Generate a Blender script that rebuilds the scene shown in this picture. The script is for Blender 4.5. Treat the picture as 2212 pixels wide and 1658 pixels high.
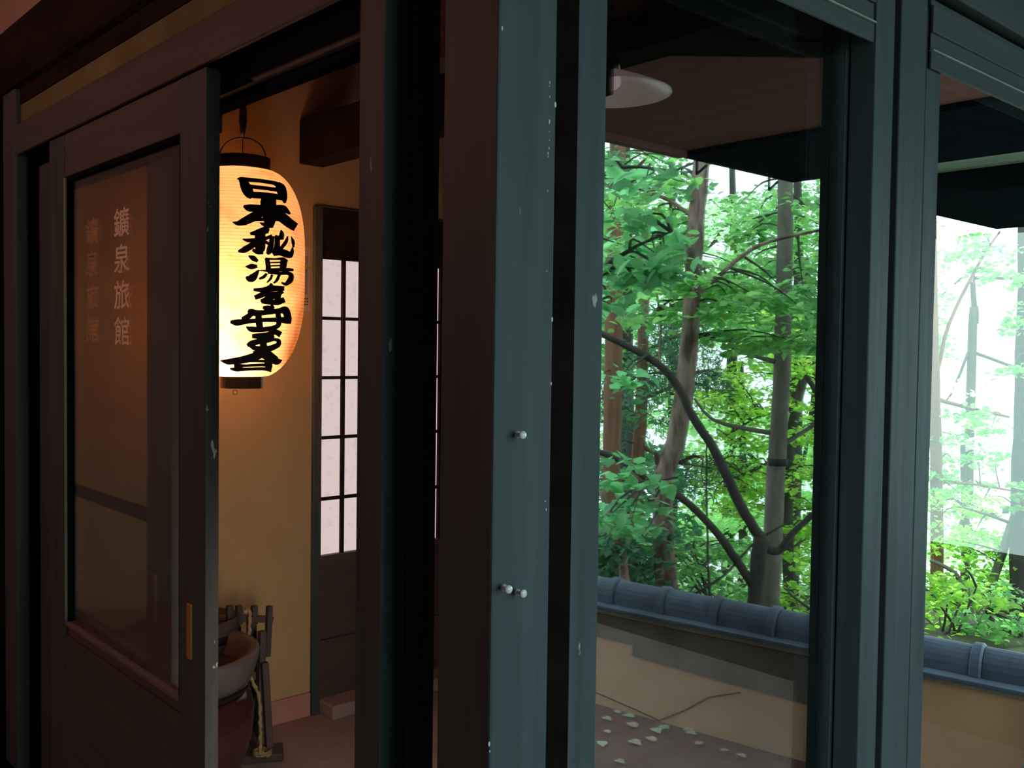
import bpy, bmesh, math, random
import numpy as np
from mathutils import Vector, Matrix
SC = bpy.context.scene
for o in list(bpy.data.objects): bpy.data.objects.remove(o)
COL = SC.collection
random.seed(7); RNG = np.random.default_rng(7)

# ------------------------------------------------------------------ camera, sky, light, exposure
FPX = 2096.3; YAW, PIT, ROL = (math.radians(a) for a in (41.92, -2.02, 0.78)); CAM = Vector((0, 0, 1.4))
cy, sy = math.cos(YAW), math.sin(YAW)
FW = Vector((-cy*math.cos(PIT), sy*math.cos(PIT), math.sin(PIT)))
R0 = Vector((sy, cy, 0)); U0 = R0.cross(FW)
RT = R0*math.cos(ROL) + U0*math.sin(ROL); UP = U0*math.cos(ROL) - R0*math.sin(ROL)
cd = bpy.data.cameras.new('camera'); cam = bpy.data.objects.new('camera', cd); COL.objects.link(cam)
cd.sensor_width = 36; cd.lens = 36*FPX/2212; cd.clip_start = .02; cd.clip_end = 300
cam.matrix_world = Matrix(((RT.x, UP.x, -FW.x, CAM.x), (RT.y, UP.y, -FW.y, CAM.y), (RT.z, UP.z, -FW.z, CAM.z), (0, 0, 0, 1)))
SC.camera = cam

w = bpy.data.worlds.new('overcast_sky'); SC.world = w; w.use_nodes = True
nt = w.node_tree; bg = nt.nodes['Background']
tc = nt.nodes.new('ShaderNodeTexCoord'); sp = nt.nodes.new('ShaderNodeSeparateXYZ'); mr = nt.nodes.new('ShaderNodeMapRange'); cr = nt.nodes.new('ShaderNodeValToRGB')
nt.links.new(tc.outputs['Generated'], sp.inputs[0]); nt.links.new(sp.outputs['Z'], mr.inputs['Value'])
mr.inputs['From Min'].default_value = -.5; mr.inputs['From Max'].default_value = .8
nt.links.new(mr.outputs[0], cr.inputs[0]); nt.links.new(cr.outputs[0], bg.inputs[0])
cr.color_ramp.elements[0].color = (.42, .62, .56, 1); cr.color_ramp.elements[1].color = (.74, 1.0, 1.06, 1)
e_ = cr.color_ramp.elements.new(.36); e_.color = (.56, .80, .78, 1)
bg.inputs[1].default_value = 4.5

def lamp(name, kind, loc, energy, color, **kw):
    d = bpy.data.lights.new(name, kind); d.energy = energy; d.color = color
    for k, v in kw.items(): setattr(d, k, v)
    o = bpy.data.objects.new(name, d); COL.objects.link(o); o.location = loc; return o
lamp('porch_lamp', 'POINT', (-2.8, -.95, 2.4), 44, (1, .40, .28), shadow_soft_size=.10)
hl = lamp('hall_fill', 'AREA', (-1.62, 1.30, .55), 4.4, (1, .90, .78), shape='RECTANGLE', size=.35, size_y=.7, spread=math.radians(170))  # unseen fill light added to brighten the hall wall, no window stands here
hl.rotation_euler = Vector((-1, .12, -.22)).to_track_quat('-Z', 'Y').to_euler()
vs = SC.view_settings; vs.view_transform = 'Standard'; vs.look = 'None'; vs.exposure = 0; vs.gamma = 1; vs.use_curve_mapping = False
SC.cycles.use_denoising = True
SC.cycles.max_bounces = 10; SC.cycles.diffuse_bounces = 5; SC.cycles.transparent_max_bounces = 16; SC.cycles.sample_clamp_indirect = 6

def ray(px, py): return FW + RT*((px-1106)/FPX) - UP*((py-829)/FPX)
def at(px, py, d): return CAM + ray(px, py)*d
def onx(px, py, x): r = ray(px, py); return CAM + r*((x-CAM.x)/r.x)
def ony(px, py, y): r = ray(px, py); return CAM + r*((y-CAM.y)/r.y)
def onz(px, py, z): r = ray(px, py); return CAM + r*((z-CAM.z)/r.z)

# ------------------------------------------------------------------ materials
def newmat(name):
    m = bpy.data.materials.new(name); m.use_nodes = True; n = m.node_tree; n.nodes.clear()
    out = n.nodes.new('ShaderNodeOutputMaterial'); return m, n, out
def N(n, t, **kw):
    x = n.nodes.new(t)
    for k, v in kw.items():
        if k in x.inputs: x.inputs[k].default_value = v
        else: setattr(x, k, v)
    return x
def c4(c): return (*c, 1) if len(c) == 3 else c
def mat(name, col, col2=None, rough=.6, scale=(6, 6, 6), noise=1.0, detail=6, bump=0., metal=0., spec=.3, flecks=None, fleck_scale=60, fleck_amt=.72, ramp=(.3, .7)):
    """noise-mottled surface; scale stretches the grain; flecks = worn chips"""
    m, n, out = newmat(name); b = N(n, 'ShaderNodeBsdfPrincipled', Roughness=rough, Metallic=metal); b.inputs['Specular IOR Level'].default_value = spec
    n.links.new(b.outputs[0], out.inputs[0])
    tc = N(n, 'ShaderNodeTexCoord'); mp = N(n, 'ShaderNodeMapping'); mp.inputs['Scale'].default_value = scale
    n.links.new(tc.outputs['Object'], mp.inputs[0])
    nz = N(n, 'ShaderNodeTexNoise', Scale=noise, Detail=detail, Roughness=.62); n.links.new(mp.outputs[0], nz.inputs['Vector'])
    r = N(n, 'ShaderNodeValToRGB'); r.color_ramp.elements[0].position, r.color_ramp.elements[1].position = ramp
    r.color_ramp.elements[0].color = c4(col2 or [c*.6 for c in col]); r.color_ramp.elements[1].color = c4(col)
    n.links.new(nz.outputs[0], r.inputs[0]); src = r.outputs[0]
    if flecks:
        nz2 = N(n, 'ShaderNodeTexNoise', Scale=fleck_scale, Detail=3); mp2 = N(n, 'ShaderNodeMapping'); mp2.inputs['Scale'].default_value = (1, 1, .45)
        n.links.new(tc.outputs['Object'], mp2.inputs[0]); n.links.new(mp2.outputs[0], nz2.inputs['Vector'])
        r2 = N(n, 'ShaderNodeValToRGB'); r2.color_ramp.elements[0].position = fleck_amt; r2.color_ramp.elements[1].position = fleck_amt+.03
        n.links.new(nz2.outputs[0], r2.inputs[0])
        mx = N(n, 'ShaderNodeMix', data_type='RGBA'); n.links.new(r2.outputs[0], mx.inputs[0]); n.links.new(src, mx.inputs[6]); mx.inputs[7].default_value = c4(flecks); src = mx.outputs[2]
    n.links.new(src, b.inputs['Base Color'])
    if bump:
        bp = N(n, 'ShaderNodeBump', Strength=bump, Distance=.01); n.links.new(nz.outputs[0], bp.inputs['Height']); n.links.new(bp.outputs[0], b.inputs['Normal'])
    return m
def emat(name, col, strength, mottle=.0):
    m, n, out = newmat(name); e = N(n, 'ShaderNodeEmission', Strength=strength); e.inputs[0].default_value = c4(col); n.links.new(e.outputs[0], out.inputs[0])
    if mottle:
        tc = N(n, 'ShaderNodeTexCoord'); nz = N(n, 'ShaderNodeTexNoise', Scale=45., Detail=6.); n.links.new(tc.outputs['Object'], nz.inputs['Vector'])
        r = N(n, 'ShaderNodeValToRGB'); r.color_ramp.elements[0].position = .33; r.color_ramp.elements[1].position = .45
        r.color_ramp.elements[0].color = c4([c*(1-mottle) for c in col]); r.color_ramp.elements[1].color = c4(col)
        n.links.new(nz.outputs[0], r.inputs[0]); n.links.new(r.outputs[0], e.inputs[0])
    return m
def glass(name, tint=(1, 1, 1), refl=1.0):
    m, n, out = newmat(name); t = N(n, 'ShaderNodeBsdfTransparent'); t.inputs[0].default_value = c4(tint); g = N(n, 'ShaderNodeBsdfGlossy', Roughness=.015)
    f = N(n, 'ShaderNodeFresnel', IOR=1.45); mu = N(n, 'ShaderNodeMath', operation='MULTIPLY'); mu.inputs[1].default_value = refl
    n.links.new(f.outputs[0], mu.inputs[0]); mx = N(n, 'ShaderNodeMixShader'); n.links.new(mu.outputs[0], mx.inputs[0])
    n.links.new(t.outputs[0], mx.inputs[1]); n.links.new(g.outputs[0], mx.inputs[2]); n.links.new(mx.outputs[0], out.inputs[0]); return m
def frost(name, col, alpha):
    m, n, out = newmat(name); t = N(n, 'ShaderNodeBsdfTransparent'); d = N(n, 'ShaderNodeBsdfDiffuse'); d.inputs[0].default_value = c4(col)
    tr = N(n, 'ShaderNodeBsdfTranslucent'); tr.inputs[0].default_value = c4(col); a = N(n, 'ShaderNodeMixShader', Fac=.5)
    n.links.new(d.outputs[0], a.inputs[1]); n.links.new(tr.outputs[0], a.inputs[2])
    mx = N(n, 'ShaderNodeMixShader', Fac=alpha); n.links.new(t.outputs[0], mx.inputs[1]); n.links.new(a.outputs[0], mx.inputs[2]); n.links.new(mx.outputs[0], out.inputs[0]); return m
def leafmat(name, a, b, trans=.5, scale=1.3):
    m, n, out = newmat(name); d = N(n, 'ShaderNodeBsdfPrincipled', Roughness=.45); d.inputs['Specular IOR Level'].default_value = .25
    tr = N(n, 'ShaderNodeBsdfTranslucent'); mx = N(n, 'ShaderNodeMixShader', Fac=trans)
    tc = N(n, 'ShaderNodeTexCoord'); nz = N(n, 'ShaderNodeTexNoise', Scale=scale, Detail=8., Roughness=.75); n.links.new(tc.outputs['Object'], nz.inputs['Vector'])
    r = N(n, 'ShaderNodeValToRGB'); r.color_ramp.elements[0].position = .36; r.color_ramp.elements[1].position = .64
    r.color_ramp.elements[0].color = c4(a); r.color_ramp.elements[1].color = c4(b); n.links.new(nz.outputs[0], r.inputs[0])
    hs = N(n, 'ShaderNodeHueSaturation', Hue=.485, Saturation=1.05, Value=2.3); n.links.new(r.outputs[0], hs.inputs['Color'])
    n.links.new(r.outputs[0], d.inputs['Base Color']); n.links.new(hs.outputs[0], tr.inputs[0])
    n.links.new(d.outputs[0], mx.inputs[1]); n.links.new(tr.outputs[0], mx.inputs[2]); n.links.new(mx.outputs[0], out.inputs[0]); return m

M = {}
M['wood_v'] = mat('dark_wood_upright', (.062, .086, .094), (.040, .054, .060), .62, (26, 26, 1.4), bump=.25, flecks=(.34, .38, .34), fleck_scale=26, fleck_amt=.745)
M['wood_x'] = mat('dark_wood_along_front', (.082, .080, .084), (.052, .050, .053), .62, (1.4, 26, 26), bump=.25)
M['wood_y'] = mat('dark_wood_along_side', (.066, .088, .090), (.044, .058, .060), .62, (26, 1.4, 26), bump=.25)
M['door_brown'] = mat('brown_door_wood', (.105, .078, .066), (.075, .055, .047), .6, (20, 1.4, 20), bump=.2)
M['bead_paint'] = mat('pale_green_bead', (.26, .36, .31), (.17, .24, .21), .5)  # paler green than the boards around it
M['bead_brown'] = mat('lit_brown_bead', (.19, .15, .125), (.12, .095, .08), .5, (2, 20, 20))  # lighter brown paints the light caught along the lower bead
M['wood_worn'] = mat('worn_edge_wood', (.085, .083, .076), (.04, .04, .037), .7, (20, 20, 2.5), bump=.3, flecks=(.42, .42, .34), fleck_scale=42, fleck_amt=.66)
M['black_wood'] = mat('blackened_beam_wood', (.028, .021, .019), (.014, .011, .010), .55, (3, 14, 14), bump=.3, spec=0)
M['slot'] = mat('painted_groove_shade', (.008, .009, .011), (.005, .006, .007), .9, spec=0)  # near-black base colour paints the shade of grooves, gaps and undersides
M['plaster_yellow'] = mat('ochre_clay_plaster', (.62, .445, .225), (.54, .385, .19), .92, (1, 1, 1), noise=3.0, bump=.06)
M['plaster_olive'] = mat('olive_transom_plaster', (.16, .17, .085), (.10, .105, .055), .9, (2, 2, 2), noise=3)
M['plaster_pink'] = mat('rosy_plaster', (.36, .27, .23), (.31, .23, .20), .92, noise=.6)
M['pink_base'] = mat('pink_skirting_plaster', (.62, .30, .25), (.52, .25, .21), .85, noise=1.5)
M['floor_hall'] = mat('pinkish_concrete_floor', (.42, .30, .27), (.28, .20, .18), .75, (1, 1, 1), noise=3.5, bump=.1)
M['floor_red'] = mat('red_brown_terrace_floor', (.17, .062, .048), (.10, .038, .032), .6, (9, 3, 3), noise=1.6, bump=.15)
M['soffit'] = mat('red_brown_ceiling_boards', (.21, .085, .078), (.165, .065, .060), .7, (2, 12, 2), noise=1, spec=0)
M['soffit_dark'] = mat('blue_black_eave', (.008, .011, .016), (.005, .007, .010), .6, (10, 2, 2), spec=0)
M['plank'] = mat('weathered_grey_planks', (.26, .28, .25), (.13, .14, .125), .7, (2, 20, 2), spec=0)
M['clay_wall'] = mat('tan_garden_wall_plaster', (.80, .46, .265), (.70, .38, .205), .92, (1, 1, 1), noise=2.2, detail=9, bump=.12)
M['coping_shade'] = mat('grey_brown_coping_shade', (.23, .165, .13), (.12, .085, .066), .9, (3, 3, 1.2), noise=2, detail=9, bump=.15)  # darker grey-brown colour stands in for shade under the tile coping
M['tile'] = mat('blue_grey_roof_tile', (.13, .16, .215), (.07, .085, .12), .5, (3, 3, 3), noise=2, spec=.15)
M['mortar'] = mat('pale_mortar', (.35, .31, .25), None, .9)
M['earth'] = mat('mossy_earth', (.07, .085, .035), (.05, .035, .02), .95, (1, 1, 1), noise=2)
M['grass'] = mat('garden_lawn', (.09, .13, .05), (.05, .08, .03), .95, noise=2)
M['black_lacquer'] = mat('black_lacquer', (.012, .012, .013), (.008, .008, .009), .25, spec=.5)
M['ink'] = mat('brush_ink', (.012, .007, .005), (.008, .005, .004), .8)
M['iron'] = mat('dark_iron', (.04, .032, .028), None, .5, metal=.4)
M['wire'] = mat('rusty_wire', (.07, .05, .035), None, .55)
M['ceramic_red'] = mat('oxblood_glaze', (.060, .018, .018), (.038, .012, .013), .18, noise=1, spec=.6)
M['ceramic_grey'] = mat('grey_stone_glaze', (.13, .108, .105), (.085, .070, .068), .5, noise=2)
M['ash'] = mat('dark_ash', (.035, .025, .02), None, .95, noise=8, bump=.4)
M['rack_wood'] = mat('weathered_rack_wood', (.115, .082, .075), (.06, .045, .042), .75, (14, 14, 3), bump=.3)
M['rope'] = mat('straw_rope', (.42, .31, .15), (.27, .19, .09), .95, (8, 8, 30), noise=2, bump=.3)
M['brass'] = mat('worn_brass_pull', (.62, .36, .12), (.40, .22, .08), .45, (8, 8, 3), metal=.6)
M['paper'] = mat('notice_paper', (.62, .56, .48), (.55, .49, .42), .9)
M['paper_grey'] = mat('notice_picture', (.38, .34, .30), (.24, .21, .19), .9, noise=6)
M['tape'] = mat('lime_tape', (.50, .55, .10), None, .6)
M['tag'] = mat('pale_tag', (.70, .66, .52), None, .8)
M['enamel'] = mat('white_enamel', (.80, .74, .70), (.74, .68, .64), .35, spec=.5)
def glow_shade():
    m, n, out = newmat('pale_shade_added_glow'); a = N(n, 'ShaderNodeBsdfPrincipled', Roughness=.3); a.inputs['Base Color'].default_value = (.78, .72, .68, 1)
    a.inputs['Emission Color'].default_value = (1, .72, .66, 1); a.inputs['Emission Strength'].default_value = .17; n.links.new(a.outputs[0], out.inputs[0]); return m  # weak emission added to brighten the shade; the pendant itself is unlit
M['glow_shade'] = glow_shade()
M['milk'] = mat('milky_bulb', (.9, .88, .86), (.86, .84, .82), .3)
M['stone'] = mat('tan_stone', (.40, .31, .22), (.25, .19, .13), .9, noise=4, bump=.3)
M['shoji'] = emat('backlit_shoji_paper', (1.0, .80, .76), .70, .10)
M['glass'] = glass('window_glass', (.97, .985, .98), .7)
M['glass_door'] = glass('door_glass', (.90, .87, .83), .6)
M['glass_pale'] = glass('weak_mirror_window_glass', (.97, .985, .98), .16)  # same tint as the large pane, only a weaker mirror reflection
M['sign'] = frost('white_sign_paint', (1, .93, .86), .97)
M['sign_faint'] = frost('worn_sign_paint', (.95, .84, .72), .66)
M['sign_ghost'] = frost('scraped_sign_paint', (.85, .78, .72), .12)
M['pin'] = mat('clear_push_pin', (.75, .78, .78), (.6, .64, .64), .08, spec=.9)
M['chip'] = mat('paint_chip', (.65, .70, .66), None, .7)
M['bark_red'] = mat('red_brown_bark', (.30, .20, .16), (.09, .052, .042), .9, (8, 8, 2.2), noise=1.2, ramp=(.42, .58), bump=.6)
M['bark_grey'] = mat('pale_grey_bark', (.20, .17, .145), (.11, .095, .08), .9, (8, 8, 3), noise=1.6, bump=.5)
M['bark_dark'] = mat('dark_wet_bark', (.075, .062, .055), (.035, .03, .027), .85, (10, 10, 2), noise=1.5, bump=.6)
M['bark_orange'] = mat('orange_cedar_bark', (.26, .115, .07), (.13, .06, .04), .9, (12, 12, 1.5), noise=1.5, bump=.6)
M['band'] = mat('dark_trunk_band', (.03, .03, .03), None, .8)
M['leaf_near'] = leafmat('broad_green_leaf', (.10, .27, .14), (.22, .46, .23), .6, 2.6)
M['leaf_mid'] = leafmat('mid_green_leaf', (.08, .23, .085), (.23, .45, .15), .6, 2.0)
M['leaf_bright'] = leafmat('yellow_green_leaf', (.15, .32, .05), (.34, .54, .11), .62, 2.0)
M['leaf_dark'] = leafmat('dark_green_leaf', (.035, .12, .06), (.10, .25, .11), .45, 2.0)
M['leaf_pale'] = leafmat('hazed_pale_leaf', (.32, .48, .27), (.56, .70, .46), .65, 1.2)  # distant haze put into a paler leaf colour
M['needle'] = leafmat('blue_green_needle', (.05, .11, .075), (.10, .18, .125), .3, 2.0)
M['leaf_fallen'] = mat('fallen_leaf', (.55, .62, .42), (.35, .45, .24), .7, noise=5)
M['leaf_fallen_brown'] = mat('withered_leaf', (.62, .55, .42), (.40, .26, .14), .7, noise=5)

# lantern paper: thin, lets the bulb through; bamboo hoops inside the paper show as thin dark lines
def lantern_mat():
    m, n, out = newmat('lantern_paper'); tr = N(n, 'ShaderNodeBsdfTranslucent'); d = N(n, 'ShaderNodeBsdfDiffuse'); mx = N(n, 'ShaderNodeMixShader', Fac=.86)
    tc = N(n, 'ShaderNodeTexCoord'); s = N(n, 'ShaderNodeSeparateXYZ'); n.links.new(tc.outputs['Object'], s.inputs[0])
    mu = N(n, 'ShaderNodeMath', operation='MULTIPLY'); mu.inputs[1].default_value = 1/HOOP; n.links.new(s.outputs['Z'], mu.inputs[0])
    fr = N(n, 'ShaderNodeMath', operation='FRACT'); n.links.new(mu.outputs[0], fr.inputs[0])
    r = N(n, 'ShaderNodeValToRGB'); els = r.color_ramp.elements; els[0].position = .0; els[0].color = (.56, .34, .14, 1); els[1].position = 1.; els[1].color = (.56, .34, .14, 1)
    for p in (.11, .89): e = els.new(p); e.color = (.97, .66, .40, 1)
    n.links.new(fr.outputs[0], r.inputs[0])
    nz = N(n, 'ShaderNodeTexNoise', Scale=14., Detail=8.); n.links.new(tc.outputs['Object'], nz.inputs['Vector'])
    r2 = N(n, 'ShaderNodeValToRGB'); r2.color_ramp.elements[0].position = .3; r2.color_ramp.elements[1].position = .5; r2.color_ramp.elements[0].color = (.8, .72, .6, 1)
    n.links.new(nz.outputs[0], r2.inputs[0]); ml = N(n, 'ShaderNodeMix', data_type='RGBA', blend_type='MULTIPLY'); ml.inputs[0].default_value = 1
    n.links.new(r.outputs[0], ml.inputs[6]); n.links.new(r2.outputs[0], ml.inputs[7])
    for q in (tr, d): n.links.new(ml.outputs[2], q.inputs[0])
    n.links.new(d.outputs[0], mx.inputs[1]); n.links.new(tr.outputs[0], mx.inputs[2]); n.links.new(mx.outputs[0], out.inputs[0]); return m
HOOP = .0105
M['lantern'] = lantern_mat()

# ------------------------------------------------------------------ mesh helpers
class MB:
    def __init__(s): s.v = []; s.f = []
    def poly(s, vs, fs):
        k = len(s.v); s.v += [tuple(v) for v in vs]; s.f += [tuple(i+k for i in f) for f in fs]; return s
    def box(s, x0, x1, y0, y1, z0, z1, bev=0.):
        if bev:
            bm = bmesh.new(); bmesh.ops.create_cube(bm, size=1)
            for v in bm.verts: v.co = Vector((x0+(v.co.x+.5)*(x1-x0), y0+(v.co.y+.5)*(y1-y0), z0+(v.co.z+.5)*(z1-z0)))
            bmesh.ops.bevel(bm, geom=bm.edges[:], offset=min(bev, .45*min(abs(x1-x0), abs(y1-y0), abs(z1-z0))), segments=2, affect='EDGES', profile=.5)
            bm.verts.index_update(); s.poly([v.co for v in bm.verts], [[v.index for v in f.verts] for f in bm.faces]); bm.free(); return s
        return s.poly([(x, y, z) for z in (z0, z1) for y in (y0, y1) for x in (x0, x1)], [(0, 2, 3, 1), (4, 5, 7, 6), (0, 1, 5, 4), (2, 6, 7, 3), (0, 4, 6, 2), (1, 3, 7, 5)])
    def bar(s, a, b, w, h, up=(0, 0, 1), bev=.0):
        """a rectangular bar from a to b, w across and h along 'up'"""
        a, b = Vector(a), Vector(b); d = (b-a).normalized(); u = Vector(up); u = (u-d*u.dot(d)).normalized(); r = d.cross(u); L = (b-a).length
        t = MB().box(0, L, -w/2, w/2, -h/2, h/2, bev); s.poly([a+d*x+r*y+u*z for x, y, z in t.v], t.f); return s
    def prism(s, pts, z0, z1):
        n = len(pts); s.poly([(x, y, z0) for x, y in pts]+[(x, y, z1) for x, y in pts], [tuple(range(n))[::-1], tuple(range(n, 2*n))]+[(i, (i+1) % n, n+(i+1) % n, n+i) for i in range(n)]); return s
    def tube(s, pts, rad, seg=8, jit=0., cap=True):
        pts = [Vector(p) for p in pts]; n = len(pts); rad = rad if hasattr(rad, '__len__') else [rad]*n
        k = len(s.v); pr = None; vs = []
        for i, p in enumerate(pts):
            d = (pts[min(i+1, n-1)]-pts[max(i-1, 0)]).normalized()
            if pr is None: pr = d.orthogonal().normalized()
            pr = (pr-d*pr.dot(d)).normalized(); q = d.cross(pr)
            for j in range(seg):
                a = 2*math.pi*j/seg; r = rad[i]*(1+jit*random.uniform(-1, 1)); vs.append(p+(pr*math.cos(a)+q*math.sin(a))*r)
        fs = [(i*seg+j, i*seg+(j+1) % seg, (i+1)*seg+(j+1) % seg, (i+1)*seg+j) for i in range(n-1) for j in range(seg)]
        if cap: fs += [tuple(range(seg))[::-1], tuple(range((n-1)*seg, n*seg))]
        return s.poly(vs, fs)
    def lathe(s, prof, seg=40, c=(0, 0, 0), close=False):
        vs = [(c[0]+r*math.cos(2*math.pi*j/seg), c[1]+r*math.sin(2*math.pi*j/seg), c[2]+z) for r, z in prof for j in range(seg)]; n = len(prof)
        fs = [(i*seg+j, i*seg+(j+1) % seg, (i+1)*seg+(j+1) % seg, (i+1)*seg+j) for i in range(n-1) for j in range(seg)]
        if close: fs += [((n-1)*seg+j, (n-1)*seg+(j+1) % seg, (j+1) % seg, j) for j in range(seg)]
        return s.poly(vs, fs)
    def build(s, name, m, parent=None, smooth=False, loc=None):
        me = bpy.data.meshes.new(name); me.from_pydata([Vector(v)-Vector(loc) for v in s.v] if loc else s.v, [], s.f); me.update()
        if smooth: me.polygons.foreach_set('use_smooth', [True]*len(me.polygons))
        if m is not None: me.materials.append(M[m] if isinstance(m, str) else m)
        o = bpy.data.objects.new(name, me); COL.objects.link(o)
        if loc: o.location = loc
        if parent is not None:
            o.parent = parent; bpy_off = parent.location
            o.location = Vector(loc)-bpy_off if loc else -bpy_off
        return o
def tag(o, label=None, category=None, group=None, kind=None):
    for k, v in (('label', label), ('category', category), ('group', group), ('kind', kind)):
        if v: o[k] = v
    return o
def empty(name, loc=(0, 0, 0), **kw):
    o = bpy.data.objects.new(name, None); COL.objects.link(o); o.location = loc; o.empty_display_size = .1; return tag(o, **kw)
def box(name, m, x0, x1, y0, y1, z0, z1, parent=None, bev=.004, **kw):
    return tag(MB().box(x0, x1, y0, y1, z0, z1, bev).build(name, m, parent), **kw)
S = dict(kind='structure')
def text_mesh(chars, size, step, width=1.0, bold=.0):
    """stacked characters, one above the other, centred on x=0, first at the top; local x right, y up"""
    mb = MB(); dg = None
    for i, ch in enumerate(chars):
        cu = bpy.data.curves.new('lettering', 'FONT'); cu.body = ch; cu.size = size; cu.offset = bold; cu.resolution_u = 3
        ob = bpy.data.objects.new('lettering', cu); COL.objects.link(ob); bpy.context.view_layer.update()
        me = bpy.data.meshes.new_from_object(ob.evaluated_get(bpy.context.evaluated_depsgraph_get()))
        co = [v.co.copy() for v in me.vertices]
        if co:
            mx = (min(c.x for c in co)+max(c.x for c in co))/2; my = (min(c.y for c in co)+max(c.y for c in co))/2
            mb.poly([((c.x-mx)*width, c.y-my-i*step, 0) for c in co], [tuple(p.vertices) for p in me.polygons])
        bpy.data.objects.remove(ob); bpy.data.meshes.remove(me); bpy.data.curves.remove(cu)
    return mb

# ================================================================== the setting
YL, XR, XW = .90, -1.04, -3.22
# ground, floors
g = MB(); nx, ny = 60, 60
def gz(x, y):
    d = (-x*.744+y*.668)
    return -.46 if d < 6.2 else -.46-.22*(d-6.2)**1.02
gv = [(-42+i*56/nx, -14+j*62/ny) for j in range(ny+1) for i in range(nx+1)]
g.poly([(x, y, gz(x, y)+(0 if gz(x, y) > -.5 else .12*math.sin(3*x+y))) for x, y in gv], [(j*(nx+1)+i, j*(nx+1)+i+1, (j+1)*(nx+1)+i+1, (j+1)*(nx+1)+i) for j in range(ny) for i in range(nx) if not (gv[j*(nx+1)+i][0] > -.9 and gv[j*(nx+1)+i][1] > 3.9)])
tag(g.build('ground', 'earth', smooth=True), 'mossy earth sloping away under the garden trees', 'ground', **S)
tag(MB().prism([(-3.34, .86), (-1.04, .86), (-1.04, 1.03), (-3.22, 2.86), (-3.34, 2.86)], -.44, 0).build('floor', 'floor_hall'), 'pinkish concrete floor of the entrance hall', 'floor', **S)
tag(MB().box(-5.2, 2.4, -1.7, .86, -.44, -.02).build('floor', 'floor_hall'), 'dark concrete porch floor before the doors', 'floor', **S)
tag(MB().prism([(-1.04, 1.04), (-.95, 1.0), (-.95, 4.6), (-4.6, 4.6), (-4.6, 2.88), (-3.24, 2.88)], -.44, -.40).build('floor', 'floor_red'), 'red-brown terrace floor with fallen leaves', 'floor', **S)
# hall shell
box('wall_left', 'plaster_yellow', XW-.12, XW, 1.0, 1.898, .09, 2.6, bev=0, label='ochre plaster hall wall behind the paper lantern', category='wall', **S)
box('wall_left', 'plaster_yellow', XW-.12, XW, 1.898, 2.86, 1.93, 2.6, bev=0, label='ochre plaster above the lit paper door', category='wall', **S)
box('baseboard_left', 'pink_base', XW-.12, XW+.012, 1.0, 1.875, 0, .09, bev=.003, label='pink skirting under the ochre hall wall', category='baseboard', **S)
tag(MB().prism([(-1.10, 1.02), (-1.04, 1.06), (-3.17, 2.90), (-3.22, 2.84)], 0, 2.6).build('wall_right', 'black_wood'), 'dark board partition closing the hall behind the corner post', 'wall', **S)
tag(MB().box(-3.7, -1.04, .9, 3.05, 2.6, 2.72).build('ceiling', 'soffit'), 'red-brown boarded ceiling over the hall', 'ceiling', **S)
EC = -3.70
tag(MB().box(EC, -1.04, 3.05, 4.66, 2.6, 2.72).build('ceiling', 'soffit'), 'red-brown boarded soffit above the terrace', 'ceiling', **S)
box('trim_1', 'soffit', EC-.02, EC+.05, 1.5, 4.66, 2.56, 2.61, label='brown eave board along the soffit edge', category='trim', **S)
# eaves on the far side, dark boards, planks, second dark beam
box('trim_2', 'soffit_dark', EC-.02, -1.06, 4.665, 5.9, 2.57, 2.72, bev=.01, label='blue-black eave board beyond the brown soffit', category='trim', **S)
pk = MB()
for i in range(9):
    pk.box(EC+.15, -1.06, 5.92+i*.135, 6.045+i*.135, 2.66+.01*i, 2.68+.01*i, .003)
tag(pk.build('ceiling', 'plank'), 'grey weathered soffit planks between the two dark eaves', 'ceiling', **S)
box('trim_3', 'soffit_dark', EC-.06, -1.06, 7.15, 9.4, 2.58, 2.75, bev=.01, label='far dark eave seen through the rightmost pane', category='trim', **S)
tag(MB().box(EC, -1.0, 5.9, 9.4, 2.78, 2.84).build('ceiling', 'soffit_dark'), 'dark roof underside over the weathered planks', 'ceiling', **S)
# hip rafters and a beam under the terrace soffit
RD = Vector((RT.x, RT.y, 0)).normalized(); FD = Vector((FW.x, FW.y, 0)).normalized()
def hip(d0, d1, s0, s1, z0, z1, name, label):
    p = lambda d, s: (CAM.x+FD.x*d+RD.x*s, CAM.y+FD.y*d+RD.y*s)
    tag(MB().prism([p(d0, s0), p(d0, s1), p(d1, s1), p(d1, s0)], z0, z1).build(name, 'black_wood'), label, 'rafter', **S)
hip(3.56, 3.75, .35, 1.75, 2.53, 2.6, 'rafter', 'dark hip rafter bordering the broad brown soffit')
hip(3.32, 3.515, .45, 1.6, 2.53, 2.6, 'rafter', 'upper dark hip rafter nearest the window head')
b1 = onz(1440, 125, 2.47)
box('beam', 'black_wood', -3.6, -1.17, b1.y-.16, b1.y, 2.47, 2.6, bev=.01, label='black ceiling beam at the top of the large pane', category='beam', **S)
for gx, gl in ((1506, 'thin dark gutter bracket at the corner of the brown soffit'), (1662, 'thin dark gutter bracket on the blue-black eave')):
    gp = onx(gx, 345 if gx < 1600 else 382, EC-.03)
    tag(MB().bar(gp, gp-Vector((0, 0, .09)), .012, .012, up=(1, 0, 0)).bar(gp-Vector((0, 0, .088)), gp+Vector((0, .10, -.02)), .012, .012).build('gutter_bracket', 'soffit_dark'), gl, 'bracket')
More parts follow.
